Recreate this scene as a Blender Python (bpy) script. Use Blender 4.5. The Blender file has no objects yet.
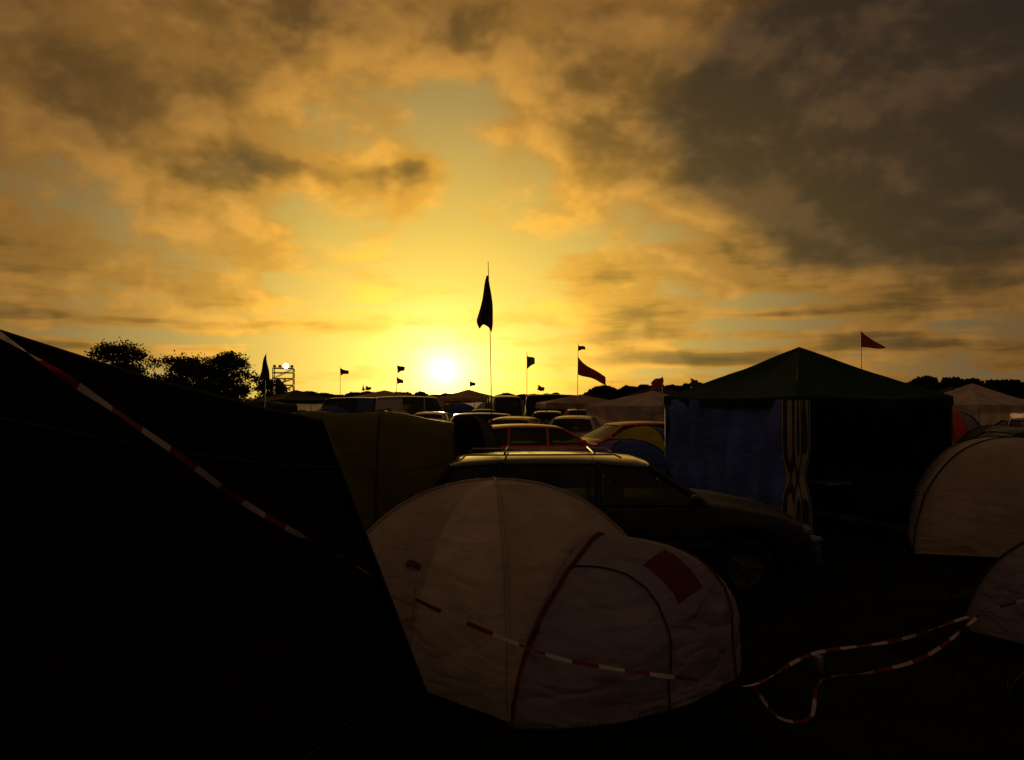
import bpy, math, random
from mathutils import Vector, Matrix, noise
random.seed(7)
R = math.radians
scene = bpy.context.scene
scene.view_settings.view_transform = 'Standard'
scene.view_settings.look = 'None'
scene.view_settings.exposure = 0

# ------------------------------------------------------------------ helpers
class NT:
    def __init__(s, t): s.t = t
    def n(s, typ, **kw):
        nd = s.t.nodes.new(typ)
        for k, v in kw.items(): setattr(nd, k, v)
        return nd
    def put(s, sock, v):
        if isinstance(v, bpy.types.NodeSocket): s.t.links.new(v, sock)
        elif v is not None: sock.default_value = v
    def m(s, op, a, b=None, c=None, clamp=False):
        nd = s.n('ShaderNodeMath', operation=op, use_clamp=clamp)
        for i, v in enumerate((a, b, c)): s.put(nd.inputs[i], v)
        return nd.outputs[0]
    def v(s, op, a, b=None, out=0):
        nd = s.n('ShaderNodeVectorMath', operation=op)
        s.put(nd.inputs[0], a)
        if b is not None:
            if op == 'SCALE': s.put(nd.inputs[3], b)
            else: s.put(nd.inputs[1], b)
        return nd.outputs[out]
    def mix(s, f, a, b, blend='MIX'):
        nd = s.n('ShaderNodeMix', data_type='RGBA', blend_type=blend)
        s.put(nd.inputs[0], f)
        for i, v in ((6, a), (7, b)):
            if isinstance(v, tuple) and len(v) == 3: v = v + (1,)
            s.put(nd.inputs[i], v)
        return nd.outputs[2]
    def noise(s, vec, scale, detail=4, rough=.5, dist=0):
        nd = s.n('ShaderNodeTexNoise')
        s.put(nd.inputs['Vector'], vec)
        nd.inputs['Scale'].default_value = scale
        nd.inputs['Detail'].default_value = detail
        nd.inputs['Roughness'].default_value = rough
        nd.inputs['Distortion'].default_value = dist
        return nd
    def ss(s, x, lo, hi):
        nd = s.n('ShaderNodeMapRange', interpolation_type='SMOOTHSTEP')
        s.put(nd.inputs[0], x)
        nd.inputs[1].default_value = lo; nd.inputs[2].default_value = hi
        return nd.outputs[0]

_mats = {}
def mat(name, col, rough=.8, metal=0, var=.25, vscale=4, bump=0, bscale=30, trans=0, coat=0, emit=None, alpha=None, tcol=None, spec=None):
    if name in _mats: return _mats[name]
    m = bpy.data.materials.new(name); m.use_nodes = True
    t = NT(m.node_tree); nodes = m.node_tree.nodes
    b = nodes['Principled BSDF']; out = nodes['Material Output']
    tc = t.n('ShaderNodeTexCoord').outputs['Object']
    nz = t.noise(tc, vscale, 3, .6)
    c2 = tuple(c * (1 - var) for c in col); c1 = tuple(min(1, c * (1 + var)) for c in col)
    f = t.ss(nz.outputs[0], .3, .7)
    c = t.mix(f, c2, c1)
    t.put(b.inputs['Base Color'], c)
    b.inputs['Roughness'].default_value = rough
    b.inputs['Metallic'].default_value = metal
    if rough > .75: b.inputs['Specular IOR Level'].default_value = .15
    if spec is not None: b.inputs['Specular IOR Level'].default_value = spec
    if coat:
        b.inputs['Coat Weight'].default_value = coat
        b.inputs['Coat Roughness'].default_value = .12
    if bump:
        n2 = t.noise(tc, bscale, 4, .6)
        bp = t.n('ShaderNodeBump'); bp.inputs['Strength'].default_value = bump
        bp.inputs['Distance'].default_value = .03
        t.put(bp.inputs['Height'], n2.outputs[0]); t.put(b.inputs['Normal'], bp.outputs[0])
    if emit:
        b.inputs['Emission Color'].default_value = (*emit[0], 1); b.inputs['Emission Strength'].default_value = emit[1]
    if trans:
        tr = t.n('ShaderNodeBsdfTranslucent'); t.put(tr.inputs[0], c)
        if bump: t.put(tr.inputs['Normal'], bp.outputs[0])
        mx = t.n('ShaderNodeMixShader'); mx.inputs[0].default_value = trans
        t.put(mx.inputs[1], b.outputs[0]); t.put(mx.inputs[2], tr.outputs[0]); t.put(out.inputs[0], mx.outputs[0])
    if alpha is not None:
        tr = t.n('ShaderNodeBsdfTransparent'); tr.inputs[0].default_value = (*(tcol or (.6, .65, .6)), 1)
        mx = t.n('ShaderNodeMixShader'); mx.inputs[0].default_value = alpha
        t.put(mx.inputs[1], tr.outputs[0]); t.put(mx.inputs[2], b.outputs[0]); t.put(out.inputs[0], mx.outputs[0])
    _mats[name] = m
    return m

def fabric(name, col, trans=.22, rough=.75, fold=.5, stripes=None, spec=.2):
    """tent cloth: broad soft folds plus fine crumples, slightly translucent"""
    if name in _mats: return _mats[name]
    m = bpy.data.materials.new(name); m.use_nodes = True
    t = NT(m.node_tree); nodes = m.node_tree.nodes
    b = nodes['Principled BSDF']; out = nodes['Material Output']
    tc = t.n('ShaderNodeTexCoord').outputs['Object']
    mp = t.n('ShaderNodeMapping'); t.put(mp.inputs[0], tc)
    mp.inputs['Rotation'].default_value = (.9, .5, .7); mp.inputs['Scale'].default_value = (1, 1, 2.4)
    folds = t.noise(mp.outputs[0], 3.0, 2.6, .42, .5)
    dirt = t.noise(tc, 1.7, 4, .6)
    c = t.mix(t.ss(dirt.outputs[0], .3, .72), tuple(x * .76 for x in col), tuple(min(1, x * 1.12) for x in col))
    if stripes:
        sx = t.n('ShaderNodeSeparateXYZ'); t.put(sx.inputs[0], tc)
        u = t.m('ADD', sx.outputs[0], sx.outputs[1])
        w = t.m('GREATER_THAN', t.m('SINE', t.m('MULTIPLY', u, stripes[0])), 0)
        c = t.mix(w, c, stripes[1])
    t.put(b.inputs['Base Color'], c); b.inputs['Roughness'].default_value = rough
    b.inputs['Specular IOR Level'].default_value = spec
    bp = t.n('ShaderNodeBump'); bp.inputs['Strength'].default_value = fold; bp.inputs['Distance'].default_value = .12
    t.put(bp.inputs['Height'], folds.outputs[0])
    t.put(b.inputs['Normal'], bp.outputs[0])
    tr = t.n('ShaderNodeBsdfTranslucent'); t.put(tr.inputs[0], c); t.put(tr.inputs['Normal'], bp.outputs[0])
    mx = t.n('ShaderNodeMixShader'); mx.inputs[0].default_value = trans
    t.put(mx.inputs[1], b.outputs[0]); t.put(mx.inputs[2], tr.outputs[0]); t.put(out.inputs[0], mx.outputs[0])
    _mats[name] = m
    return m

class MB:
    def __init__(s): s.v = []; s.f = []; s.m = []; s.s = []; s.mats = []
    def mi(s, mt):
        if mt not in s.mats: s.mats.append(mt)
        return s.mats.index(mt)
    def face(s, pts, mt, smooth=False):
        k = len(s.v); s.v += [tuple(p) for p in pts]
        s.f.append(tuple(range(k, k + len(pts)))); s.m.append(s.mi(mt)); s.s.append(smooth)
    def grid(s, rows, mt, smooth=True, close=False):
        k = len(s.v); nr = len(rows); nc = len(rows[0])
        for r in rows: s.v += [tuple(p) for p in r]
        for i in range(nr - 1):
            for j in range(nc if close else nc - 1):
                j2 = (j + 1) % nc
                s.f.append((k + i * nc + j, k + i * nc + j2, k + (i + 1) * nc + j2, k + (i + 1) * nc + j))
                mm = mt(i, j) if callable(mt) else mt
                s.m.append(s.mi(mm)); s.s.append(smooth)
    def box(s, c, sz, mt, rz=0, bev=0):
        cx, cy, cz = c; hx, hy, hz = (q / 2 for q in sz)
        co, si = math.cos(rz), math.sin(rz)
        def P(x, y, z): return (cx + x * co - y * si, cy + x * si + y * co, cz + z)
        if bev <= 0:
            q = [P(x, y, z) for z in (-hz, hz) for x, y in ((-hx, -hy), (hx, -hy), (hx, hy), (-hx, hy))]
            for f in ((0, 3, 2, 1), (4, 5, 6, 7), (0, 1, 5, 4), (1, 2, 6, 5), (2, 3, 7, 6), (3, 0, 4, 7)):
                s.face([q[i] for i in f], mt)
        else:
            def ring(ix, iy, z): return [P(x, y, z) for x, y in ((-ix + bev, -iy), (ix - bev, -iy), (ix, -iy + bev), (ix, iy - bev), (ix - bev, iy), (-ix + bev, iy), (-ix, iy - bev), (-ix, -iy + bev))]
            rows = [ring(hx - bev, hy - bev, -hz), ring(hx, hy, -hz + bev), ring(hx, hy, hz - bev), ring(hx - bev, hy - bev, hz)]
            s.grid(rows, mt, False, True); s.face(rows[0][::-1], mt); s.face(rows[-1], mt)
    def tube(s, path, r, mt, n=6, smooth=True):
        path = [Vector(p) for p in path]; rows = []
        for i, p in enumerate(path):
            d = (path[min(i + 1, len(path) - 1)] - path[max(i - 1, 0)])
            if d.length < 1e-6: d = Vector((0, 0, 1))
            d.normalize()
            up = Vector((0, 0, 1)) if abs(d.z) < .9 else Vector((1, 0, 0))
            a = d.cross(up).normalized(); b = d.cross(a)
            rr = r[i] if isinstance(r, (list, tuple)) else r
            rows.append([p + (a * math.cos(2 * math.pi * k / n) + b * math.sin(2 * math.pi * k / n)) * rr for k in range(n)])
        s.grid(rows, mt, smooth, True); s.face(rows[0], mt); s.face(rows[-1][::-1], mt)
    def obj(s, name, loc=(0, 0, 0), rz=0, sc=1):
        me = bpy.data.meshes.new(name); me.from_pydata(s.v, [], s.f); me.update()
        for mt in s.mats: me.materials.append(mt)
        me.polygons.foreach_set('material_index', s.m); me.polygons.foreach_set('use_smooth', s.s)
        o = bpy.data.objects.new(name, me); scene.collection.objects.link(o)
        o.location = loc; o.rotation_euler = (0, 0, rz); o.scale = (sc, sc, sc) if not isinstance(sc, tuple) else sc
        return o

def nz(p, s=1.0, seed=0): return noise.noise(Vector(p) * s + Vector((seed * 7.3, seed * 3.1, seed)))
def interp(pts, x):
    if x <= pts[0][0]: return pts[0][1]
    for (a, b), (c, d) in zip(pts, pts[1:]):
        if x <= c: return b + (d - b) * (x - a) / (c - a)
    return pts[-1][1]

# ------------------------------------------------------------------ camera
EYE = 2.0
cam = bpy.data.cameras.new('camera'); co = bpy.data.objects.new('camera', cam); scene.collection.objects.link(co)
co.location = (0, 0, EYE); cam.sensor_width = 36; cam.lens = 28.1
co.rotation_euler = (R(90 + 1.29), 0, 0); cam.clip_start = .05; cam.clip_end = 9000
scene.camera = co

# ------------------------------------------------------------------ sky
SA, SE = math.atan((443 - 512) / 800), math.atan((398 - 371) / 800)
S = Vector((math.sin(SA) * math.cos(SE), math.cos(SA) * math.cos(SE), math.sin(SE)))
w = bpy.data.worlds.new('World'); scene.world = w; w.use_nodes = True
try:
    w.cycles.sampling_method = 'MANUAL'; w.cycles.sample_map_resolution = 512
except Exception: pass
w.node_tree.nodes.clear()
t = NT(w.node_tree)
d = t.v('NORMALIZE', t.n('ShaderNodeTexCoord').outputs['Generated'])
sx = t.n('ShaderNodeSeparateXYZ'); t.put(sx.inputs[0], d)
X, Y, Z = sx.outputs
Zp = t.m('MAXIMUM', Z, 0.0)
az = t.m('ARCTAN2', X, Y); el = t.m('ARCSINE', Z)
inv = t.m('DIVIDE', 1.0, t.m('ADD', Zp, .14))
cx = t.n('ShaderNodeCombineXYZ'); t.put(cx.inputs[0], t.m('MULTIPLY', X, inv)); t.put(cx.inputs[1], t.m('MULTIPLY', Y, inv)); cx.inputs[2].default_value = 3.3
P = cx.outputs[0]
q = t.v('MULTIPLY', d, (1.0, 1.0, 1.5))
n1 = t.noise(P, 1.6, 4, .54, .1).outputs[0]
n2 = t.noise(q, 5.3, 6, .57, .12).outputs[0]
n2b = t.noise(t.v('ADD', q, (-.012, 0.0, -.040)), 5.3, 4, .57, .12).outputs[0]
n3 = t.noise(t.v('MULTIPLY', d, (1.0, 1.0, 9.0)), 5.0, 4, .55, .2).outputs[0]
low = t.m('SUBTRACT', 1.0, t.ss(el, .06, .24))
nn = t.m('ADD', t.m('MULTIPLY', n1, .34), t.m('MULTIPLY', n2, .66))
wn = t.noise(q, 4.5, 4, .6).outputs[1]
wv = t.v('SCALE', t.v('SUBTRACT', wn, (.5, .5, .5)), .20)
ae = t.n('ShaderNodeCombineXYZ'); t.put(ae.inputs[0], az); t.put(ae.inputs[1], el)
aev = t.v('ADD', ae.outputs[0], t.v('MULTIPLY', wv, (1.0, .6, 0.0)))
aesoft = t.v('ADD', ae.outputs[0], t.v('MULTIPLY', wv, (.5, .10, 0.0)))
def bank(px, py, rx, ry, wgt, soft=False):
    a = math.atan((px - 512) / 800); e = math.atan((398 - py) / 800 * math.cos(a))
    sc = math.cos(a) / 800
    dv = t.v('MULTIPLY', t.v('SUBTRACT', aesoft if soft else aev, (a, e, 0.0)), (1 / (rx * sc), 1 / (ry * sc), 0.0))
    l2 = t.v('DOT_PRODUCT', dv, dv, 1)
    return t.m('MULTIPLY', t.m('EXPONENT', t.m('MULTIPLY', l2, -1.0)), wgt)
bias = None
for bk in [(800, 140, 115, 85, 1.35), (980, 70, 190, 140, 1.35), (890, 228, 80, 28, .9), (1015, 195, 60, 50, .8),
           (760, 40, 90, 60, .55), (40, 50, 220, 100, .62), (340, 15, 210, 38, .50), (240, 166, 85, 15, .60), (385, 178, 34, 11, .50),
           (597, 268, 34, 22, .42), (610, 105, 110, 65, .20), (150, 250, 120, 60, .10),
           (430, 245, 150, 50, -.14), (440, 350, 120, 20, -.15), (450, 100, 50, 60, -.20)]:
    b = bank(*bk); bias = b if bias is None else t.m('ADD', bias, b)
for bk in [(120, 321, 230, 8, .50), (350, 326, 90, 6, .38), (690, 357, 75, 7, .80), (790, 313, 95, 6, .50),
           (60, 345, 150, 6, .4), (940, 345, 150, 6, .35)]:
    bias = t.m('ADD', bias, bank(*bk, soft=True))
bias = t.m('ADD', bias, t.m('MULTIPLY', t.m('MULTIPLY', t.m('SUBTRACT', n3, .49), 1.8), low))
D = t.m('ADD', t.m('MULTIPLY', t.m('SUBTRACT', nn, .5), 2.6), t.m('ADD', bias, .06))
lit = t.ss(t.m('SUBTRACT', n2, n2b), -.06, .10)
dt = t.v('DOT_PRODUCT', d, tuple(S), 1)
th = t.m('ARCCOSINE', t.m('MINIMUM', dt, .999999))
ramp = t.n('ShaderNodeValToRGB'); t.put(ramp.inputs[0], t.m('DIVIDE', th, 1.6))
cr = ramp.color_ramp
stops = [(0, (1, .76, .15)), (.06, (.90, .61, .095)), (.12, (.68, .45, .088)), (.20, (.39, .262, .080)), (.28, (.225, .148, .056)),
         (.38, (.130, .087, .041)), (.5, (.078, .055, .032)), (.7, (.056, .043, .033)), (1, (.040, .035, .033))]
cr.elements[0].position = 0; cr.elements[0].color = (*stops[0][1], 1)
cr.elements[1].position = 1; cr.elements[1].color = (*stops[-1][1], 1)
for p_, c_ in stops[1:-1]:
    e_ = cr.elements.new(p_); e_.color = (*c_, 1)
base = ramp.outputs[0]
thin = t.mix(1.0, t.mix(1.0, base, (1.20, .88, .52), 'MULTIPLY'), (.046, .015, .001), 'ADD')
dark = t.mix(1.0, t.mix(1.0, base, (.175, .145, .165), 'MULTIPLY'), (.011, .0078, .0078), 'ADD')
midc = t.mix(1.0, base, (.68, .49, .34), 'MULTIPLY')
c = t.mix(t.ss(D, -.08, .20), base, thin)
c = t.mix(t.m('MULTIPLY', t.ss(D, .22, .52), t.m('SUBTRACT', 1.0, t.m('MULTIPLY', lit, .55))), c, midc)
c = t.mix(t.m('MULTIPLY', t.ss(D, .38, 1.0), t.m('SUBTRACT', 1.0, t.m('MULTIPLY', lit, .14))), c, dark)
rel = t.m('ADD', .78, t.m('MULTIPLY', lit, .46))
relm = t.m('ADD', 1.0, t.m('MULTIPLY', t.ss(D, -.10, .25), t.m('SUBTRACT', rel, 1.0)))
c = t.v('SCALE', c, relm)
# glow of the low sun through haze, wider along the horizon
da = t.m('MULTIPLY', t.m('SUBTRACT', az, SA), .62); de = t.m('SUBTRACT', el, SE)
the = t.m('SQRT', t.m('ADD', t.m('MULTIPLY', da, da), t.m('MULTIPLY', de, de)))
g1 = t.m('MULTIPLY', t.m('EXPONENT', t.m('DIVIDE', th, -.020)), 1.9)
g2 = t.m('MULTIPLY', t.m('EXPONENT', t.m('DIVIDE', the, -.045)), 1.15)
g3 = t.m('MULTIPLY', t.m('EXPONENT', t.m('DIVIDE', the, -.13)), .42)
c = t.mix(1.0, c, t.v('SCALE', (1, .90, .62), g1), 'ADD')
c = t.mix(1.0, c, t.v('SCALE', (1, .76, .22), g2), 'ADD')
c = t.mix(1.0, c, t.v('SCALE', (1, .67, .07), g3), 'ADD')
bg = t.n('ShaderNodeBackground'); t.put(bg.inputs[0], c); bg.inputs[1].default_value = 1.0
sky = t.n('ShaderNodeTexSky', sky_type='NISHITA'); sky.sun_disc = False
sky.sun_elevation = SE; sky.sun_rotation = SA
bg2 = t.n('ShaderNodeBackground'); t.put(bg2.inputs[0], sky.outputs[0]); bg2.inputs[1].default_value = .0012
ad = t.n('ShaderNodeAddShader'); t.put(ad.inputs[0], bg.outputs[0]); t.put(ad.inputs[1], bg2.outputs[0])
wo = t.n('ShaderNodeOutputWorld'); t.put(wo.inputs[0], ad.outputs[0])

sl = bpy.data.lights.new('sun', 'SUN'); sl.energy = 2.4; sl.angle = R(1.5); sl.color = (1, .56, .20)
so = bpy.data.objects.new('sun', sl); scene.collection.objects.link(so)
so.rotation_euler = (-S).to_track_quat('-Z', 'Y').to_euler(); so.location = (0, 0, 30)

# ------------------------------------------------------------------ ground
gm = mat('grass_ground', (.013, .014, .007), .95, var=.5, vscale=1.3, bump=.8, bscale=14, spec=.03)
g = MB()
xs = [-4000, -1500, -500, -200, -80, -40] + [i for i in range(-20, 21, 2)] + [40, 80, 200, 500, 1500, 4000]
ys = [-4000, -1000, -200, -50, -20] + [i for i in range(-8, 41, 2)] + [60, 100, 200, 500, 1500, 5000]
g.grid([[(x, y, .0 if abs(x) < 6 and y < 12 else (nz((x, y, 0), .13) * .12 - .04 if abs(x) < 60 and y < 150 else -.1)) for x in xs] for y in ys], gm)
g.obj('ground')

blade = mat('grass_blade', (.022, .024, .010), .9, var=.5, vscale=3, trans=.1, spec=.05)
g = MB()
for i in range(30000):
    y = 3.2 + 11 * random.random() ** 1.5; x = (random.random() * 1.5 - .62) * y
    h = random.uniform(.03, .10) * (1.7 if random.random() < .06 else 1); a = random.random() * 6.28
    dx, dy = math.cos(a) * .006, math.sin(a) * .006
    lx, ly = random.gauss(0, .03), random.gauss(0, .03)
    g.face([(x - dx, y - dy, -.01), (x + dx, y + dy, -.01), (x + lx, y + ly, h)], blade)
g.obj('grass')

# ------------------------------------------------------------------ fabrics etc
F_beige = fabric('fabric_beige', (.45, .35, .26), .10, fold=.4)
F_beige2 = fabric('fabric_beige_light', (.62, .49, .38), .12, fold=.4)
F_grey = fabric('fabric_grey', (.25, .205, .23), .08, fold=.7)
F_red = fabric('fabric_dark_red', (.13, .016, .022), .1)
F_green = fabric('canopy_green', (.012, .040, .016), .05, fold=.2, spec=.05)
F_blue = fabric('side_wall_blue', (.12, .19, .58), .25, fold=.4)
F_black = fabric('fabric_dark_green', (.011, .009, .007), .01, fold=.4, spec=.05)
F_olive = fabric('fabric_olive', (.05, .055, .022), .25)
F_cabin = fabric('fabric_green_brown', (.17, .15, .035), .45)
F_white_haze = fabric('fabric_white_haze_tint', (.74, .60, .50), .45, fold=.25)  # white cloth; warm sunset haze over the far camp is tinted into its colour
F_cream = fabric('fabric_cream', (.55, .38, .22), .4, fold=.25)
F_dblue = fabric('fabric_dark_blue', (.07, .12, .42), .35)
F_yel = fabric('fabric_yellow', (.65, .55, .06), .45)
F_pur = fabric('fabric_purple', (.20, .10, .36), .4)
F_orange = fabric('fabric_orange', (.75, .16, .04), .5)
F_stripe = fabric('curtain_striped', (.42, .36, .24), .12, fold=.3, stripes=(75, (.05, .05, .02)))
pole_m = mat('pole_metal', (.20, .19, .18), .5, .6)
rail_m = mat('roof_rail_metal', (.35, .33, .30), .4, .8)
dark_m = mat('dark_pole', (.03, .025, .02), .6)
rope_m = mat('rope', (.16, .14, .11), .8)
seam_m = mat('seam_dark', (.03, .026, .03), .8)
pipe_m = mat('piping_red', (.13, .010, .018), .8)

# ------------------------------------------------------------------ dome tent
def dome(b, Rc, H, mf, seam, cx=0, cy=0, rot=0, seed=0, squash=1.0, nt=64, nr=18, pw=.80):
    def pt(th_, ph):
        k = (math.degrees(th_) % 90) - 45
        rs = Rc * math.cos(math.pi / 4) / math.cos(R(k)); rs = rs * .84 + Rc * .86 * .16 + (Rc * .14 * .16 if abs(k) > 44 else 0)
        r = rs * max(0, math.cos(ph)) ** pw
        dent = 1 - .035 * math.cos(R(k)) ** 8 * math.sin(2 * ph)
        x = math.cos(th_) * r * dent; y = math.sin(th_) * r * dent * squash
        z = .03 + H * math.sin(ph) + .07 * math.cos(R(k)) ** 2 * (1 - ph / 1.57) ** 6
        wv_ = nz((x, y, z), 3.2, seed) * .018 + nz((x, y, z), 9, seed) * .006
        x *= 1 + wv_; y *= 1 + wv_
        c_, s_ = math.cos(rot), math.sin(rot)
        return (cx + x * c_ - y * s_, cy + x * s_ + y * c_, z)
    rows = [[pt(2 * math.pi * j / nt, (math.pi / 2) * i / nr) for j in range(nt)] for i in range(nr + 1)]
    b.grid(rows, mf, True, True)
    for kk in range(4):
        a = kk * math.pi / 2
        path = [pt(a, (math.pi / 2) * i / nr) for i in range(nr + 1)]
        b.tube([(p[0], p[1], p[2] + .004) for p in path], .011, seam, 6)
    return pt

def peg_line(b, p0, p1, r=.003):
    b.tube([p0, ((p0[0] + p1[0]) / 2, (p0[1] + p1[1]) / 2, (p0[2] + p1[2]) / 2 - .02), p1], r, rope_m, 4)
    b.tube([(p1[0], p1[1], -.02), (p1[0], p1[1], .08)], .006, pole_m, 5)

def vestibule(b, C, ang, a, dpt, h, lean, mf, seam, seed=0, skew=0.0, pin=1.0, arch=.72, full=.85, ashift=0, pipev=0.0):
    n_ = Vector((math.cos(ang), math.sin(ang), 0)); t_ = Vector((-math.sin(ang), math.cos(ang), 0)); C = Vector(C)
    def sp(u, v):
        al = math.pi * u; s_ = max(0, math.sin(al)); cc = -math.cos(al)
        A = C + t_ * (a * math.copysign(abs(cc) ** pin, cc) + ashift * s_) - n_ * lean * s_ ** .9; Az = h * s_ ** arch
        G = C + t_ * (a * cc) + (n_ * dpt + t_ * skew) * s_ ** .62
        f = math.sin(v * math.pi / 2) ** 1.05
        p = A.lerp(G, f); z = Az * max(0, math.cos(v * math.pi / 2)) ** full + .05 * math.sin(math.pi * v) * s_
        wv_ = nz((p.x, p.y, z), 4, seed + 5) * .022 + nz((p.x * 2, p.y, z * 8), 3, seed) * .013
        return p + n_ * wv_ * min(1, s_ * 3) + Vector((0, 0, z + .03))
    N, M = 48, 30
    rows = [[sp(i / N, j / M) for j in range(M + 1)] for i in range(N + 1)]
    b.grid(rows, mf, True)
    b.tube([sp(i / N, pipev) + n_ * .010 + Vector((0, 0, .012)) for i in range(N + 1)], .016, seam, 6)
    b.tube([sp(.012 + .976 * i / N, 1.0) for i in range(N + 1)], .008, seam_m, 5)
    return sp

# foreground dome tent
b = MB()
cx0, cy0, Rc, H = -.13, 6.14, 1.34, 1.345
rot0 = math.atan2(4.84 - cy0, -.02 - cx0)      # one corner towards the camera
def mf(i, j):
    s_ = (j / 64 * 4) % 4
    return F_beige2 if 3.5 < s_ < 4 else F_beige
pt = dome(b, Rc, H, mf, F_beige, cx0, cy0, rot0, 1, pw=.93)
nc = Vector(pt(0, 0)); rc_ = Vector(pt(math.pi / 2, 0)); lc_ = Vector(pt(-math.pi / 2, 0))
Cm = (nc + rc_) / 2; Cm.z = 0; tv = (rc_ - nc); ang = math.atan2(tv.y, tv.x) - math.pi / 2
def vf(i, j):
    u, v = i / 48, j / 30
    if .355 < u < .465 and .42 < v < .72: return F_red
    return F_grey
sp = vestibule(b, Cm, ang, tv.length / 2, .66, .985, .18, vf, pipe_m, 2, skew=.50, pin=1.9, arch=1.0, full=.48, ashift=.13, pipev=.06)
b.tube([sp(.31 + .02 * math.sin(3.1 * v), v) + Vector((.004, -.010, .004)) for v in [k / 40 for k in range(3, 41)]], .006, seam_m, 5)
b.tube([sp(.60 - .02 * v, v) + Vector((.006, -.010, .004)) for v in [k / 40 for k in range(3, 41)]], .008, pipe_m, 5)
vp = Vector(pt(-R(52), R(38)))
out = (vp - Vector((cx0, cy0, .4))).normalized(); sd = out.cross(Vector((0, 0, 1))).normalized()
b.grid([[vp + sd * (.18 * (k / 6 - .5)) + out * (.012 + .05 * math.sin(math.pi * k / 6) * r_) + Vector((0, 0, -.05 * r_ - .03 * abs(k / 6 - .5))) for k in range(7)] for r_ in (0, .5, 1)], F_red)
peg_line(b, pt(-R(45), R(30)), (-.62, 4.55, .02))
b.obj('dome_tent')

# other dome tents
def small_dome(loc, rot, Rc, H, f1, f2, seam, vest=None, seed=3, f3=None):
    b = MB()
    def mf2(i, j): return f2 if (j // 16) % 2 else f1
    pt = dome(b, Rc, H, mf2, seam, 0, 0, 0, seed)
    if vest is not None:
        nc, rc = Vector(pt(vest * math.pi / 2, 0)), Vector(pt((vest + 1) * math.pi / 2, 0))
        C = (nc + rc) / 2; C.z = 0; tv = rc - nc
        vestibule(b, C, math.atan2(tv.y, tv.x) - math.pi / 2, tv.length / 2, .6 * Rc / 1.3, H * .74, .2 * Rc, lambda i, j: f3 or f2, seam, seed)
    for k in range(4):
        a = k * math.pi / 2
        p = pt(a + .78, R(35)); peg_line(b, p, (math.cos(a + .78) * (Rc + .5), math.sin(a + .78) * (Rc + .5), .02))
    return b.obj('dome_tent', loc, rot)
small_dome((6.65, 10.6, 0), R(200), 1.75, 1.45, F_beige, F_beige2, seam_m, 2, 3, F_dblue)
small_dome((5.05, 6.25, 0), R(250), 1.35, 1.0, F_beige, F_grey, seam_m, None, 4)

# ------------------------------------------------------------------ big dark ridge tent on the left
b = MB()
def lerp3(a, c, f): return tuple(p + (q_ - p) * f for p, q_ in zip(a, c))
ridge = [(-2.9, .4, 2.62), (-2.1, 1.6, 2.47), (-1.6, 2.5, 2.20), (-1.36, 3.0, 2.065), (-1.12, 3.55, 1.95), (-.95, 4.0, 1.88)]
basel = [(-1.5, .2, 0), (-1.2, 1.3, 0), (-.98, 2.3, 0), (-.84, 2.9, 0), (-.66, 3.8, 0), (-.43, 4.86, 0)]
farl = [(-4.9, .8, 0), (-4.5, 1.9, 0), (-4.1, 2.9, 0), (-3.8, 3.6, 0), (-3.4, 4.5, 0), (-2.9, 5.6, 0)]
def dense(pl, n):
    o = []
    for k in range(n + 1):
        f = k / n * (len(pl) - 1); i = min(int(f), len(pl) - 2); o.append(lerp3(pl[i], pl[i + 1], f - i))
    return o
rd, bd, fd = dense(ridge, 30), dense(basel, 30), dense(farl, 30)
def sheet(A, B, n=16, sag=.05, seed=0):
    rows = []
    for k in range(n + 1):
        row = []
        for a_, b_ in zip(A, B):
            p = Vector(lerp3(a_, b_, k / n)); f = math.sin(math.pi * k / n)
            p += Vector((-.6, .3, -.5)) * sag * f + Vector((.5, -.4, .2)) * nz(p, 2.3, seed) * .05 * f
            row.append(p)
        rows.append(row)
    return rows
near = sheet(rd, bd, seed=1)
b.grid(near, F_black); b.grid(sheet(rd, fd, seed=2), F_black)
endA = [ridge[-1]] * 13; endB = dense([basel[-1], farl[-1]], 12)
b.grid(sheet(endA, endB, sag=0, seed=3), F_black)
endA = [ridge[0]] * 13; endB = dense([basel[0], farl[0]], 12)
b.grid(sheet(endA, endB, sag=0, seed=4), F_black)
off = Vector((.012, -.010, .006))
cs_m = mat('canvas_seam', (.03, .025, .02), .9)
for k in (2, 12): b.tube([p + off for p in near[k]], .006, cs_m, 5)
for j in (18, 25): b.tube([near[k][j] + off for k in range(17)], .005, cs_m, 5)
b.tube([Vector(p) + Vector((0, 0, .004)) for p in rd], .010, seam_m, 6)
b.tube([lerp3(ridge[-1], basel[-1], k / 10) for k in range(11)], .010, seam_m, 6)
peg_line(b, ridge[-1], (-.9, 6.2, .02), .004)
b.obj('ridge_tent')

# ------------------------------------------------------------------ barrier tape
tape_m = bpy.data.materials.new('barrier_tape'); tape_m.use_nodes = True
t2 = NT(tape_m.node_tree); bs = tape_m.node_tree.nodes['Principled BSDF']
at = t2.n('ShaderNodeAttribute', attribute_name='len')
stp = t2.m('GREATER_THAN', t2.m('SINE', t2.m('MULTIPLY', at.outputs['Fac'], 2 * math.pi / .30)), 0)
tcl = t2.mix(stp, (.52, .46, .42), (.19, .014, .016))
t2.put(bs.inputs['Base Color'], tcl); bs.inputs['Roughness'].default_value = .6; bs.inputs['Specular IOR Level'].default_value = .2
trn = t2.n('ShaderNodeBsdfTranslucent'); t2.put(trn.inputs[0], tcl)
mx = t2.n('ShaderNodeMixShader'); mx.inputs[0].default_value = .2
t2.put(mx.inputs[1], bs.outputs[0]); t2.put(mx.inputs[2], trn.outputs[0]); t2.put(tape_m.node_tree.nodes['Material Output'].inputs[0], mx.outputs[0])
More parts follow.
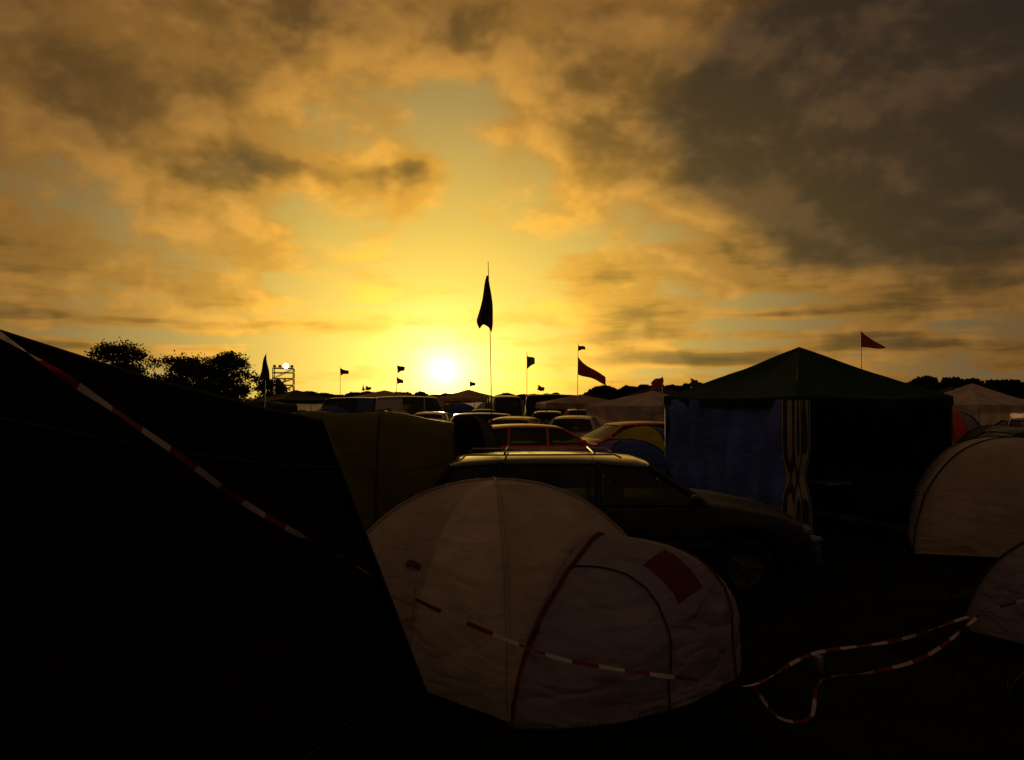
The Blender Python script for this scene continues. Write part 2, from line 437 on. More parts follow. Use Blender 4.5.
def tape(pts, wd, seed, tw=2.6, sag=.0):
    pts = [Vector(p) for p in pts]; vs, fs, ln = [], [], []; L = 0; prev = None
    for i in range(len(pts) - 1):
        p0 = pts[max(i - 1, 0)]; p1 = pts[i]; p2 = pts[i + 1]; p3 = pts[min(i + 2, len(pts) - 1)]
        n = max(6, int((p2 - p1).length / .03))
        for k in range(n):
            f = k / n
            p = .5 * ((2 * p1) + (-p0 + p2) * f + (2 * p0 - 5 * p1 + 4 * p2 - p3) * f * f + (-p0 + 3 * p1 - 3 * p2 + p3) * f ** 3)
            if prev is not None: L += (p - prev).length
            prev = p; dr = (p2 - p1).normalized()
            a = math.sin(L * tw + seed) * 1.3 + nz((L * 1.7, seed, 0), 1) * 2.6
            up = dr.cross(Vector((0, 1, 0))).normalized(); sd_ = dr.cross(up)
            o = (up * math.cos(a) + sd_ * math.sin(a)) * wd / 2
            vs += [p + o, p - o]; ln += [L, L]
    for i in range(len(vs) // 2 - 1): fs.append((2 * i, 2 * i + 1, 2 * i + 3, 2 * i + 2))
    me = bpy.data.meshes.new('barrier_tape'); me.from_pydata(vs, [], fs)
    at_ = me.attributes.new('len', 'FLOAT', 'POINT'); at_.data.foreach_set('value', ln); me.materials.append(tape_m)
    o = bpy.data.objects.new('barrier_tape', me); scene.collection.objects.link(o)
tape([(-1.75, 2.0, 2.42), (-1.42, 2.2, 2.18), (-1.20, 2.8, 1.825), (-1.05, 3.2, 1.57), (-.80, 3.8, 1.24), (-.65, 4.1, 1.06),
      (-.37, 4.2, .885), (.14, 4.25, .66), (.48, 4.3, .565), (1.05, 4.45, .44), (1.38, 4.6, .365), (1.95, 5.2, .35), (2.7, 5.6, .32), (3.5, 6.0, .40), (4.6, 6.2, .62)], .023, 1)
tape([(1.38, 4.62, .36), (1.62, 4.9, .06), (1.85, 5.0, .02), (2.02, 5.25, .16), (2.45, 5.4, .17), (2.85, 5.5, .25), (3.5, 6.0, .39)], .024, 3, 4)

# ------------------------------------------------------------------ cars
glass = mat('car_glass', (.01, .012, .012), .08, var=0, alpha=.55, tcol=(.45, .5, .42))
tyre = mat('tyre', (.012, .012, .012), .8); rim = mat('wheel_rim', (.06, .06, .06), .6, .4)
trim = mat('black_trim', (.015, .015, .015), .6); lampg = mat('lamp_glass', (.16, .15, .14), .15, .3); lampr = mat('tail_lamp', (.45, .01, .01), .2)
seatm = mat('car_interior', (.03, .03, .03), .9); plate = mat('number_plate', (.4, .4, .36), .5)
def car(loc, yaw, style, paint, sc=1.0, rails=False, roofp=None):
    b = MB(); L = 2.1; zr = 1.43
    if style == 'wagon':
        top = [(-2.1, .62), (-2.06, .80), (-1.98, .95), (-1.0, .96), (1.0, .96), (1.25, .93), (1.75, .83), (2.0, .72), (2.1, .52)]
        lo = [-2.0, -1.18, -.18, .95]; up = [-1.72, -1.2, -.16, .36]
    elif style == 'hatch':
        top = [(-2.1, .60), (-2.04, .82), (-1.95, .97), (1.0, .97), (1.25, .93), (1.8, .80), (2.02, .70), (2.1, .5)]
        lo = [-1.93, -1.05, -.05, 1.0]; up = [-1.45, -1.0, -.05, .35]
    elif style == 'van':
        top = [(-2.1, .70), (-2.08, .90), (-2.02, 1.0), (1.3, 1.0), (1.5, .96), (1.9, .86), (2.04, .74), (2.1, .5)]
        lo = [-2.02, -.75, .35, 1.42]; up = [-1.95, -.75, .35, .95]; zr = 1.95
    else:
        top = [(-2.1, .62), (-2.06, .86), (-1.95, .93), (-1.5, .96), (1.0, .95), (1.25, .92), (1.8, .80), (2.02, .70), (2.1, .5)]
        lo = [-1.55, -1.0, -.1, .98]; up = [-1.0, -.85, -.1, .35]
    roofp = roofp or paint
    st = [-2.1 + 4.2 * i / 84 for i in range(85)]
    rows = []
    for x in st:
        e_ = abs(x) / L; wdt = .83 * (1 - .16 * e_ ** 5 - .10 * max(0, e_ - .93) / .07)
        zt = interp(top, x); zb = .24 + .10 * max(0, e_ - .88) / .12
        for xw in (-1.3, 1.32):
            if abs(x - xw) < .35: zb = max(zb, .30 + math.sqrt(.35 ** 2 - (x - xw) ** 2))
        zb = min(zb, zt - .12)
        mid = zb + (zt - zb) * .5
        half = [(0, zt + .02), (wdt * .55, zt + .015), (wdt * .84, zt - .012), (wdt * .95, zt - .05), (wdt * .995, zt - .13 if zt - .13 > mid else mid + .02), (wdt * 1.015, mid), (wdt * .99, zb + .04), (wdt * .96, zb), (wdt * .80, zb + .02)]
        rows.append([(x, -y, z) for y, z in half[::-1]] + [(x, y, z) for y, z in half[1:]])
    b.grid(rows, paint); b.face(rows[0], paint); b.face(rows[-1][::-1], paint)
    b.box((0, 0, .28), (3.9, 1.2, .16), trim)
    yb, yr = .745, (.585 if style != 'van' else .66)
    rr = []
    n = 16
    for i in range(n + 1):
        x = up[0] - .04 + (up[3] + .08 - up[0]) * i / n; f = (x - up[0]) / (up[3] - up[0])
        z = zr - .05 * (2 * f - 1) ** 2 - (.03 if i in (0, n) else 0)
        rr.append([(x, yr * 1.02 * s_, z - .055 * abs(s_) ** 4 - (.03 if abs(s_) == 1 else 0)) for s_ in (-1, -.95, -.8, -.5, 0, .5, .8, .95, 1)])
    b.grid(rr, roofp)
    b.grid([[(p[0], p[1], p[2] - .035) for p in r_] for r_ in rr], seatm)
    def zroof(x):
        f = (x - up[0]) / (up[3] - up[0]); return zr - .05 * (2 * f - 1) ** 2 - .07
    for s_ in (-1, 1):
        for k in range(3):
            P4 = [(lo[k], s_ * yb, .94), (lo[k + 1], s_ * yb, .94), (up[k + 1], s_ * yr, zroof(up[k + 1])), (up[k], s_ * yr, zroof(up[k]))]
            b.face(P4 if s_ < 0 else P4[::-1], paint if (style == 'van' and k == 0) else glass)
            for a_, c_ in ((0, 1), (3, 2)): b.tube([(P4[a_][0], P4[a_][1] + s_ * .006, P4[a_][2]), (P4[c_][0], P4[c_][1] + s_ * .006, P4[c_][2])], .014, trim, 6)
        for k in range(4):
            rr_ = (.045, .035, .035, .032)[k]
            b.tube([(lo[k], s_ * yb, .92), ((lo[k] + up[k]) / 2, s_ * ((yb + yr) / 2 + .012), (.94 + zroof(up[k])) / 2), (up[k], s_ * yr, zroof(up[k]) + .01)], rr_, paint, 8)
        for x in (lo[1] + .05, lo[2], lo[3] + .02):
            b.tube([(x, s_ * .845, .33), (x, s_ * .848, .6), (x, s_ * .828, .86), (x, s_ * .76, .945)], .005, trim, 4)
        for x in (-.85, .15): b.box((x, s_ * .845, .80), (.17, .03, .03), trim, 0, .008)
        b.box((.80, s_ * .90, 1.0), (.12, .17, .12), paint, 0, .03)
        b.box((0, s_ * .852, .55), (2.0, .016, .05), trim, 0, .005)
        b.box((1.95, s_ * .56, .66), (.17, .30, .12), lampg, -s_ * .25, .04)
        b.box((-2.05, s_ * .63, .80), (.10, .20, .24), lampr, 0, .03)
        for xw in (-1.3, 1.32):
            ring = lambda r_, y: [(xw + r_ * math.cos(2 * math.pi * k / 28), y, .30 + r_ * math.sin(2 * math.pi * k / 28)) for k in range(28)]
            pr = [(.18, .60), (.27, .60), (.30, .64), (.305, .70), (.30, .78), (.275, .81), (.205, .81), (.195, .78)]
            b.grid([ring(r_, s_ * y) for r_, y in pr], tyre, True, True)
            b.grid([ring(r_, s_ * y) for r_, y in [(.20, .785), (.18, .76), (.08, .77), (.05, .80), (.001, .80)]], rim, True, True)
            for k in range(5):
                a = k * 1.2566; b.tube([(xw + .04 * math.cos(a), s_ * .795, .3 + .04 * math.sin(a)), (xw + .19 * math.cos(a), s_ * .79, .3 + .19 * math.sin(a))], .022, rim, 5)
            b.grid([ring(r_, s_ * y) for r_, y in [(.34, .55), (.34, .80)]], trim, True, True)
        if rails:
            b.tube([(up[0] + .1, s_ * .52, zr - .045), (up[0] + .16, s_ * .52, zr + .005), (up[3] - .35, s_ * .52, zr + .015), (up[3] - .27, s_ * .52, zr - .02)], .010, rail_m, 8)
    if rails:
        for x in (-1.15, -.2):
            b.tube([(x, -.54, zr + .02), (x, -.5, zr + .03), (x, .5, zr + .03), (x, .54, zr + .02)], .012, trim, 6)
    for k, x0, x1 in ((3, lo[3] + .08, up[3] + .02), (0, lo[0] - .06, up[0] - .02)):
        b.grid([[(x0 + (x1 - x0) * f + (-.06 if k == 3 else .05) * abs(s_) ** 2, s_ * (yb + (yr - yb) * f) * .97, .95 + (zroof(up[k]) + .035 - .95) * f) for s_ in (-1, -.5, 0, .5, 1)] for f in (0, .33, .66, 1)], glass)
    b.box((2.05, 0, .42), (.14, 1.36, .20), trim if style == 'hatch' else paint, 0, .06); b.box((-2.07, 0, .47), (.16, 1.42, .20), paint, 0, .06)
    b.box((2.085, 0, .62), (.04, .62, .09), trim, 0, .01)
    b.box((2.135, 0, .42), (.02, .5, .11), plate); b.box((-2.12, 0, .70), (.06, .5, .11), plate)
    for x in (-.75, .3):
        for y in (-.36, .36):
            b.box((x, y, .62), (.5, .46, .16), seatm, 0, .04); b.box((x - .26, y, .90), (.14, .46, .56), seatm, 0, .05); b.box((x - .29, y, 1.23), (.09, .24, .16), seatm, 0, .04)
    b.tube([(.62, .36 + .17 * math.cos(a), .93 + .17 * math.sin(a)) for a in [k * .524 for k in range(13)]], .014, trim, 6)
    b.box((.85, 0, .86), (.4, 1.35, .14), seatm, 0, .04)
    return b.obj('parked_van' if style == 'van' else 'parked_car', loc, yaw, sc)
p_dark = mat('paint_dark', (.006, .007, .008), .45, .0, var=.1, coat=.12, spec=.22)
p_darkr = mat('paint_dark_roof', (.012, .012, .012), .28, .0, var=.1, coat=.9)
p_red = mat('paint_red', (.62, .045, .015), .4, .0, var=.1, coat=.4)
p_sil = mat('paint_silver', (.22, .19, .17), .45, .4, var=.1, coat=.3)
p_wht = mat('paint_white', (.5, .42, .36), .45, 0, var=.08, coat=.3)
p_blu = mat('paint_blue', (.03, .06, .20), .4, .2, var=.1, coat=.4)
p_grn = mat('paint_green', (.02, .06, .035), .4, .2, var=.1, coat=.4)
car((1.07, 8.9, 0), R(-1.5), 'wagon', p_dark, (.985, 1, .975), True, p_darkr)
car((.75, 19.5, 0), R(12), 'hatch', p_red, .96)
car((3.0, 21.5, 0), R(200), 'hatch', p_red, .96)
car((.2, 25, 0), R(75), 'sedan', p_red)
car((2.2, 27, 0), R(80), 'wagon', p_wht)
car((9.9, 15.6, 0), R(175), 'wagon', p_dark)
car((-.5, 31, 0), R(8), 'wagon', p_blu)
car((4.2, 31, 0), R(95), 'hatch', p_red)
car((1.6, 36, 0), R(88), 'sedan', p_grn)
car((-3.3, 34, 0), R(85), 'hatch', p_wht)
car((15.5, 24, 0), R(95), 'hatch', p_blu)
car((7.0, 38, 0), R(80), 'wagon', p_sil)
car((-1.5, 42, 0), R(95), 'sedan', p_dark)
car((3.6, 44, 0), R(90), 'wagon', p_red)
car((-5.2, 43, 0), R(15), 'van', p_wht, 1.08)
car((-.6, 47, 0), R(100), 'van', p_sil, 1.1)
car((3.2, 52, 0), R(5), 'van', p_dark, 1.15)
car((-9.0, 44, 0), R(170), 'van', p_blu, 1.05)
car((8.4, 43, 0), R(20), 'van', p_wht, 1.1)
car((17.5, 40, 0), R(10), 'van', p_dark, 1.1)

# ------------------------------------------------------------------ gazebo
def gazebo(loc, rz, half, ze, zp, cov, wall=None, curtain=None, valance=.2, poles=pole_m, name='gazebo', sides=()):
    b = MB(); cs = [(half, -half), (half, half), (-half, half), (-half, -half)]
    for k in range(4):
        a, c_ = Vector((*cs[k], ze)), Vector((*cs[(k + 1) % 4], ze)); ap = Vector((0, 0, zp))
        rows = []
        for i in range(11):
            f = i / 10; row = []
            for j in range(13):
                g_ = j / 12; p = a.lerp(c_, g_).lerp(ap, f)
                p.z -= .10 * math.sin(math.pi * f) * (.35 + .65 * math.sin(math.pi * g_)) * (zp - ze) + .025 * math.sin(math.pi * g_) * (1 - f)
                p.z += nz(p, 2.5, k) * .015
                row.append(p)
            rows.append(row)
        b.grid(rows, cov)
        b.grid([[p + Vector((0, 0, -valance * q_ - (.02 * abs(math.sin(j * math.pi / 2)) * q_))) + Vector((nz(p, 3), nz(p, 3, 2), 0)) * .03 * q_ for j, p in enumerate(rows[0])] for q_ in (0, .5, 1)], cov)
        x, y = cs[k]; x *= .985; y *= .985
        b.tube([(x, y, 0), (x, y, ze)], .018, poles, 8); b.tube([(x, y, ze - .02), (0, 0, zp - .05)], .012, poles, 6)
        b.tube([(x, y, ze - .03), (cs[(k + 1) % 4][0] * .985, cs[(k + 1) % 4][1] * .985, ze - .03)], .012, poles, 6)
        b.tube([(x, y, 0), (x, y, .02)], .06, poles, 8)
        px, py = x * 1.45, y * 1.45; peg_line(b, (x, y, ze - .02), (px, py, .02))
    for k, mt, z0 in sides:
        a, c_ = Vector((*cs[k], 0)) * .99, Vector((*cs[(k + 1) % 4], 0)) * .99
        nrm = Vector((a.y - c_.y, c_.x - a.x, 0)).normalized()
        rows = []
        for i in range(15):
            z = .02 + z0 + (ze - z0 - .06) * i / 14
            rows.append([a.lerp(c_, j / 36) + nrm * ((.02 + .03 * (1 - i / 14)) * math.sin(j * 1.1 + 2.5 * nz((j * .2, z, 0), 1.5, k)) * (1 + nz((j * .3, 0, k), 1)) + nz((j * .15, z * 1.5, k), 1.3) * .10) + Vector((0, 0, z)) for j in range(37)])
        b.grid(rows, mt)
    if curtain is not None:
        x, y = cs[curtain[0]]; x *= .97; y *= .97
        rows = []
        for i in range(21):
            z = .05 + (ze - .1) * i / 20; wr = .15 * (1 - .35 * math.exp(-((z - .95) / .22) ** 2)) + .02 * (1 - z / ze)
            rows.append([(x + wr * (1 + .16 * math.sin(8 * a_)) * math.cos(a_), y + wr * (1 + .16 * math.sin(8 * a_)) * math.sin(a_), z) for a_ in [2 * math.pi * j / 40 for j in range(40)]])
        b.grid(rows, curtain[1], True, True)
    return b.obj(name, loc, rz)
half = 1.5
rz = math.atan2(-.93, -.36) - math.atan2(-1, -1)
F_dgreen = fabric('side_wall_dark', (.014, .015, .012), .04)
gazebo((4.5, 12.5, 0), rz, half, 2.02, 2.80, F_green, sides=[(2, F_blue, 0), (1, F_dgreen, 0), (0, F_dgreen, 0)], curtain=(3, F_stripe), valance=.13, poles=dark_m)  # both dark far walls are added to make the open interior read as shade

def party(loc, rz, half, ze, zp, cov=None, sides=()):
    return gazebo(loc, rz, half, ze, zp, cov or F_white_haze, valance=.22, name='party_tent', sides=[(k, m_, 0) for k, m_ in sides])
party((19.0, 33, 0), R(20), 1.7, 1.75, 2.6, sides=[(0, F_white_haze), (3, F_white_haze), (2, F_white_haze)])
party((5.0, 28.5, 0), R(35), 1.7, 1.75, 2.25, sides=[(2, F_white_haze), (3, F_white_haze)])
party((2.9, 34, 0), R(5), 1.7, 1.8, 2.15, F_cream)
party((-8.3, 52, 0), R(15), 2.4, 2.0, 2.5, F_cream, sides=[(3, F_white_haze)])
party((-3.6, 66, 0), R(38), 2.0, 2.0, 2.7, F_cream)
party((-13.5, 50, 0), R(40), 2.0, 1.9, 2.5, F_dgreen)
party((9.5, 52, 0), R(40), 2.0, 1.9, 2.9, F_olive)
party((33, 60, 0), R(12), 2.0, 1.9, 2.9, F_dgreen)
party((-28, 52, 0), R(12), 2.0, 1.9, 2.7, F_cream)

# ------------------------------------------------------------------ tunnel / cabin tents
def cabin(loc, rz, lx, ly, h, cov, cov2):
    b = MB(); rows = []
    for i in range(25):
        f = i / 24; x = (f - .5) * lx; hh = h * (1 - .10 * abs(2 * f - 1) ** 3) * (1 + .012 * math.cos(f * math.pi * 6))
        row = []
        for j in range(25):
            a = math.pi * j / 24; c_ = math.cos(a); s_ = math.sin(a)
            yy = ly / 2 * (1 if c_ > 0 else -1) * abs(c_) ** .55; zz = hh * max(0, s_) ** .42
            k = 1 + nz((x, yy, zz), 1.8, 3) * .02
            row.append((x + (.14 * (zz / h) * (1 if f < .5 else -1) if i in (0, 24) else 0), yy * k * (1 - .14 * zz / h), zz * k))
        rows.append(row)
    b.grid(rows, lambda i, j: cov2 if i in (7, 16) else cov)
    for r_ in (rows[0], rows[-1]):
        b.grid([r_, [(p[0], p[1] * .5, p[2] * .5) for p in r_], [(p[0], p[1] * .02, p[2] * .02) for p in r_]], cov2)
    for r_ in (rows[0], rows[8], rows[16], rows[-1]): b.tube([(p[0], p[1], p[2] + .004) for p in r_], .012, seam_m, 6)
    for sx_ in (-1, 1):
        for sy_ in (-1, 1): peg_line(b, (sx_ * lx / 2 * .9, sy_ * ly / 2 * .85, h * .8), (sx_ * (lx / 2 + .6), sy_ * (ly / 2 + .6), .02))
    return b.obj('tunnel_tent', loc, rz)
cabin((-2.05, 9.8, 0), R(4), 2.9, 2.2, 1.83, F_cabin, F_cabin)
cabin((-10, 30, 0), R(15), 4, 2.2, 1.9, F_dgreen, F_olive)
cabin((11.6, 22.5, 0), R(20), 1.7, 1.6, 1.8, F_orange, F_orange)

small_dome((-.72, 13.5, 0), R(30), .75, 1.68, F_black, F_olive, seam_m, None, 6)
for (x, y, r_, h, f1, f2) in [(2.35, 16.5, 1.2, 1.15, F_pur, F_dblue), (1.75, 15.6, .8, .9, F_yel, F_olive), (3.1, 18.5, 1.3, 1.35, F_yel, F_dblue),
        (-3.5, 22, 1.5, 1.4, F_olive, F_dgreen), (-6, 26, 1.5, 1.5, F_orange, F_grey), (-2.8, 28, 1.4, 1.3, F_beige, F_grey),
        (-8.5, 38, 1.6, 1.6, F_dblue, F_grey), (-5.6, 37, 1.5, 1.5, F_yel, F_olive), (-12, 40, 1.6, 1.6, F_olive, F_beige), (6.4, 25, 1.4, 1.4, F_orange, F_grey),
        (11.5, 27, 1.5, 1.5, F_red, F_orange), (16, 29, 1.5, 1.5, F_dblue, F_grey), (12.5, 20.5, 1.4, 1.3, F_grey, F_olive), (-1.0, 52, 1.8, 1.9, F_orange, F_beige),
        (1.5, 56, 1.8, 2.0, F_dblue, F_beige), (6.0, 47, 1.7, 1.6, F_olive, F_red), (-3.2, 47, 1.7, 1.7, F_dblue, F_olive), (-16, 45, 1.7, 1.8, F_olive, F_grey), (21, 42, 1.7, 1.7, F_grey, F_olive), (26, 46, 1.8, 1.8, F_beige, F_red),
        (-11.2, 58, 2.0, 2.1, F_cream, F_orange), (-6.2, 60, 1.9, 2.2, F_olive, F_cream), (13, 46, 1.8, 2.0, F_olive, F_cream)]:
    small_dome((x, y, -.03), random.random() * 3, r_, h, f1, f2, seam_m, random.choice([None, 0, 2]), random.randint(1, 90))

# ------------------------------------------------------------------ folding table & chairs in the gazebo
wood = mat('table_top', (.25, .23, .20), .7); chairf = fabric('chair_cloth', (.03, .035, .06), .05)
def chair(x, y, rz, z0=0):
    b = MB()
    for s_ in (-.26, .26):
        b.tube([(s_, -.22, 0), (s_, .20, .45)], .011, dark_m, 6); b.tube([(s_, .22, 0), (s_, -.2, .45)], .011, dark_m, 6)
        b.tube([(s_, .2, .42), (s_ * 1.05, .30, .95)], .011, dark_m, 6); b.tube([(s_, -.24, .62), (s_, .24, .62)], .02, dark_m, 6); b.tube([(s_, -.2, .45), (s_, -.22, .62)], .01, dark_m, 6)
    b.grid([[(x_, y_, .43 - .05 * math.cos(x_ * 5) * (1 - abs(y_) * 2)) for x_ in (-.26, -.13, 0, .13, .26)] for y_ in (-.22, -.1, 0, .1, .2)], chairf)
    b.grid([[(x_, .2 + .10 * k / 4 + .03 * math.cos(x_ * 5), .43 + .52 * k / 4) for x_ in (-.26, -.13, 0, .13, .26)] for k in range(5)], chairf)
    b.obj('camping_chair', (x, y, z0), rz)
chair(5.3, 11.6, R(140)); chair(4.9, 12.9, R(30)); chair(5.9, 12.2, R(-70)); chair(2.4, 11.0, R(60))
def table(x, y, rz):
    b = MB(); b.box((0, 0, .72), (1.2, .6, .03), wood, 0, .008)
    for s_ in (-1, 1):
        for q_ in (-1, 1): b.tube([(s_ * .5, q_ * .26, 0), (s_ * .42, q_ * .22, .71)], .012, dark_m, 6)
        b.tube([(s_ * .46, -.24, .3), (s_ * .46, .24, .3)], .01, dark_m, 6)
    for k in range(6):
        xx, yy = random.uniform(-.5, .5), random.uniform(-.22, .22)
        b.tube([(xx, yy, .735), (xx, yy, .88), (xx, yy, .92), (xx, yy, 1.0)], [.035, .035, .014, .012], random.choice([trim, lampg, F_olive]), 10)
    b.obj('folding_table', (x, y, 0), rz)
table(5.1, 12.3, R(20)); table(6.2, 10.9, R(10))

# ------------------------------------------------------------------ flags
flagd = fabric('flag_dark', (.03, .02, .02), .12); flagr = fabric('flag_red', (.12, .02, .02), .2); flagg = fabric('flag_green', (.05, .10, .05), .3)
def flagpole(x, y, h, flags, lean=(0, 0), r=.014):
    b = MB()
    P_ = lambda z: Vector((lean[0] * (z / h) ** 2, lean[1] * (z / h) ** 2, z))
    b.tube([P_(h * k / 12) for k in range(13)], [r * (1 - .5 * k / 12) for k in range(13)], dark_m, 6)
    for (z1, fh, fl, kind, mt, drop) in flags:
        rows = []
        for i in range(19):
            f = i / 18; row = []
            for j in range(21):
                g_ = j / 20
                if kind == 'hang':   # limp cloth gathered beside the pole
                    wd = fl * (.10 + .90 * f ** .9) * (1 - .35 * max(0, f - .86) / .14)
                    xx = -(g_ - .30) * wd + .015 * math.sin(f * 7 + z1); yy = .06 * math.sin(g_ * 13 + f * 2) * (.4 + f)
                    zz = -f * fh * (1 - .10 * math.sin(g_ * 3.0) - .05 * g_)
                elif kind == 'tri':
                    xx = g_ * fl; zz = -f * fh * (1 - g_) - g_ * drop + .02 * math.sin(g_ * 7); yy = .10 * math.sin(g_ * 6)
                elif kind == 'drape':
                    xx = g_ * fl; zz = -f * fh * (1 - .60 * g_) - drop * g_ ** .9 - .04 * fl * math.sin(g_ * 5 + f * 2); yy = .15 * math.sin(g_ * 8 + f)
                else:
                    xx = g_ * fl + .04 * math.sin(f * 5); zz = -f * fh * (1 - .25 * g_) - drop * g_ ** 1.2 + .06 * fl * math.sin(g_ * 8 + f); yy = .12 * fl * math.sin(g_ * 7 + f * 1.5)
                p = P_(z1) + Vector((xx, yy, zz)); row.append(p)
            rows.append(row)
        b.grid(rows, mt)
    return b.obj('flagpole', (x, y, 0))
flagpole(-.40, 16, 4.74, [(4.46, 1.14, .38, 'hang', flagd, 0)], (-.08, 0), .014)
flagpole(-7.75, 25, 3.4, [(3.34, .85, .36, 'hang', flagd, 0)], (.05, 0), .02)
flagpole(-8.6, 40, 3.6, [(3.5, .35, .4, 'drape', flagd, .15)], r=.02)
flagpole(-6.55, 45, 3.95, [(3.85, .45, .4, 'drape', flagd, .1), (3.2, .4, .35, 'drape', flagr, .2)], (.1, 0), r=.022)
flagpole(-11.0, 60, 2.9, [(2.9, .3, .4, 'fly', flagd, .1)])
flagpole(.56, 30, 3.72, [(3.6, .5, .30, 'drape', flagg, .1)], r=.018)
flagpole(2.45, 30, 4.05, [(4.0, .22, .28, 'drape', flagd, .08), (3.55, .62, 1.05, 'drape', flagr, .80)], (.04, 0), r=.02)
flagpole(5.65, 30, 2.85, [(2.8, .45, -.45, 'fly', flagr, .2)])
flagpole(7.6, 34, 2.85, [(2.8, .3, .3, 'fly', flagd, .1)])
flagpole(9.62, 22, 3.86, [(3.84, .45, .68, 'tri', flagr, .48)], r=.018)
flagpole(11.2, 50, 3.3, [(3.2, .4, .4, 'fly', flagd, .1)])
flagpole(-3.7, 70, 3.6, [(3.5, .5, .5, 'drape', flagd, .2)])
flagpole(-13, 70, 3.2, [(3.1, .5, .3, 'hang', flagd, .2)], r=.03)
flagpole(2.0, 62, 3.0, [(3.0, .4, .5, 'fly', flagr, .2)], r=.02)

# ------------------------------------------------------------------ lighting scaffold tower
b = MB(); lit_m = mat('lit_lamp', (.9, .9, .8), .3, emit=((1, .95, .7), 12)); Wd = .85
for s_ in (-1, 1):
    for q_ in (-1, 1): b.tube([(s_ * Wd, q_ * Wd, 0), (s_ * Wd, q_ * Wd, 4.6)], .05, dark_m, 6)
for z in (.4, 1.3, 2.2, 3.1, 3.7, 4.2, 4.6):
    for a_, c_ in (((-1, -1), (1, -1)), ((1, -1), (1, 1)), ((1, 1), (-1, 1)), ((-1, 1), (-1, -1))):
        b.tube([(a_[0] * Wd, a_[1] * Wd, z), (c_[0] * Wd, c_[1] * Wd, z)], .04, dark_m, 6)
for z, e_ in ((.4, 1.3), (1.3, 2.2), (2.2, 3.1), (3.1, 3.7), (3.7, 4.6)):
    for q_ in (-1, 1): b.tube([(-Wd, q_ * Wd, z), (Wd, q_ * Wd, e_)], .03, dark_m, 5)
b.box((0, 0, 3.13), (1.7, 1.7, .06), dark_m)
for k, x in enumerate((-.7, -.25, .25, .75)):
    b.box((x, -.9, 4.75), (.26, .18, .2), dark_m, 0, .03)
    if k == 2: b.tube([(x, -1.0, 4.78), (x, -1.02, 4.78)], .22, lit_m, 14)
b.obj('lighting_tower', (-20.0, 70, 0), R(12))

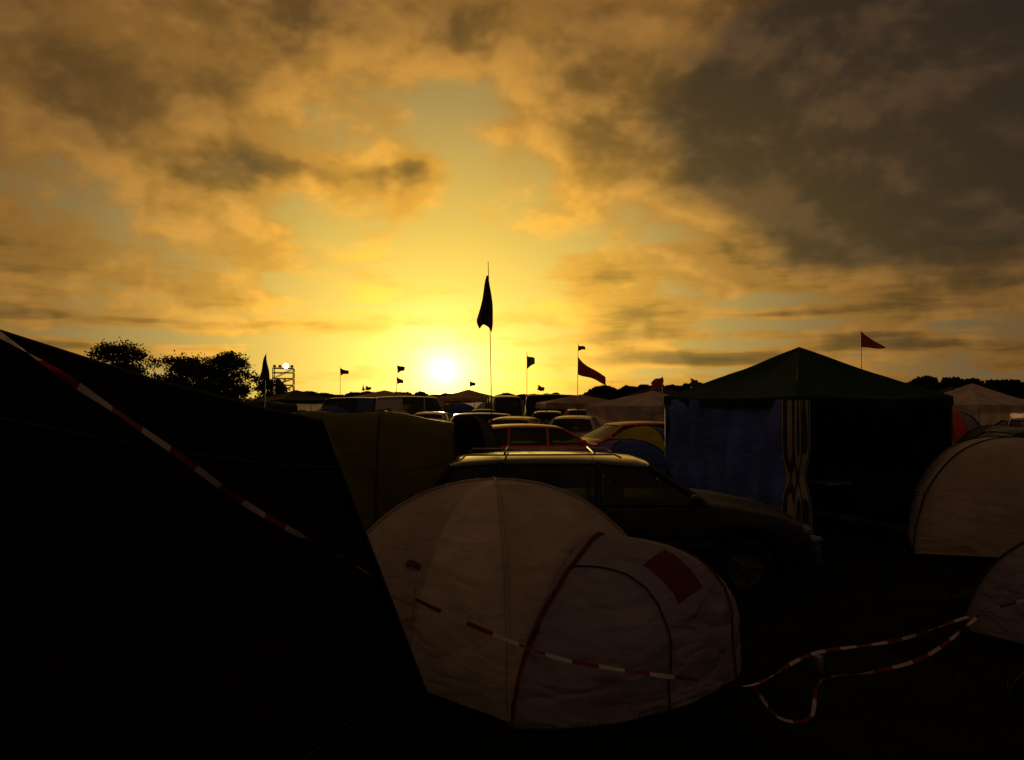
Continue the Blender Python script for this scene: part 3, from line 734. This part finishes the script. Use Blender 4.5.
# ------------------------------------------------------------------ trees
bark = mat('bark', (.05, .035, .025), .9, var=.3); leaf = mat('leaves', (.045, .055, .02), .85, var=.5, vscale=.6, trans=.08, spec=.05); leafd = mat('leaves_dark', (.022, .028, .012), .9, var=.4, trans=.03, spec=.02)
def tree(x, y, h, wd, seed, nclump=64):
    rnd = random.Random(seed); b = MB(); tr = h * .03
    b.tube([(0, 0, -.1), (.05, 0, h * .15), (.1, .05, h * .35), (.0, .1, h * .6), (.05, 0, h * .85)], [tr * 1.5, tr, tr * .8, tr * .5, tr * .15], bark, 8)
    cl = []
    for k in range(nclump):
        a = rnd.random() * 6.28; zz = rnd.uniform(.14, .97); prof = math.sin(math.pi * min(1, (zz - .02) / 1.04) ** .8) ** .5
        rad = wd / 2 * prof * rnd.uniform(.3, 1.0) * (1 + .22 * math.sin(a * 2 + seed) + .12 * math.sin(zz * 9 + seed))
        c_ = Vector((math.cos(a) * rad, math.sin(a) * rad, h * zz)); cl.append(c_)
        s0 = Vector((.05, .03, max(h * .12, c_.z * .6 - .3)))
        b.tube([s0, s0.lerp(c_, .5) + Vector((0, 0, -.15)), c_], [tr * .4, tr * .22, tr * .06], bark, 5)
    for c_ in cl:
        s_ = rnd.uniform(.05, .10) * wd; mt = leaf if rnd.random() < .6 else leafd
        for _ in range(150):
            p = c_ + Vector((rnd.gauss(0, s_), rnd.gauss(0, s_), rnd.gauss(0, s_ * .6)))
            q_ = rnd.uniform(.12, .26); u_ = Vector((rnd.gauss(0, 1), rnd.gauss(0, 1), rnd.gauss(0, 1))).normalized(); v_ = u_.orthogonal().normalized()
            b.face([p - u_ * q_, p - v_ * q_ * .6, p + u_ * q_, p + v_ * q_ * .6], mt)
    b.obj('broadleaf_tree', (x, y, 0))
tree(-59, 120, 10.0, 8.5, 1); tree(-49.8, 122, 8.1, 9, 2); tree(-42.3, 118, 8.4, 8.5, 3); tree(-65, 128, 7, 8, 9)
tree(-38.0, 126, 4.6, 6, 5, 40)
rnd = random.Random(5); b = MB()
def treeline(x0, x1, y, hmax, n, seed):
    for k in range(n):
        x = rnd.uniform(x0, x1); e_ = min(1, (x - x0) / 15, (x1 - x) / 15)
        hh = hmax * (.60 + .5 * (nz((x * .06, seed, 0), 1) + .35) + .26 * nz((x * .22, seed, 1), 1)) * max(.3, e_)
        z = hh * (1 - rnd.random() ** 1.3) ; q_ = rnd.uniform(.5, 1.1)
        p = Vector((x, y + rnd.uniform(-6, 6), max(z, 0))); u_ = Vector((rnd.gauss(0, 1), rnd.gauss(0, .4), rnd.gauss(0, .8))).normalized(); v_ = Vector((-u_.z, .3, u_.x)).normalized()
        b.face([p - u_ * q_, p - v_ * q_ * .8, p + u_ * q_, p + v_ * q_ * .8], leafd)
treeline(-330, -120, 340, 9, 9000, 1); treeline(-130, -20, 420, 5.5, 7000, 2); treeline(20, 95, 330, 8, 7000, 3)
treeline(60, 180, 370, 7.5, 9000, 4); treeline(150, 340, 320, 11, 20000, 5); treeline(-20, 40, 450, 5, 4000, 6)
b.obj('distant_tree_line')

b = MB(); b.tube([(0, 0, 0), (0, 0, .012), (0, 0, .10), (0, 0, .11)], [.03, .033, .033, .028], pole_m, 12); b.obj('drink_can', (2.25, 5.9, 0))
b = MB(); b.box((0, 0, .15), (.5, .34, .28), F_dblue, 0, .03); b.box((0, 0, .32), (.52, .36, .06), F_grey, 0, .02); b.tube([(-.22, 0, .34), (-.2, 0, .44), (.2, 0, .44), (.22, 0, .34)], .012, pole_m, 6); b.obj('cool_box', (3.4, 9.6, 0), R(25))
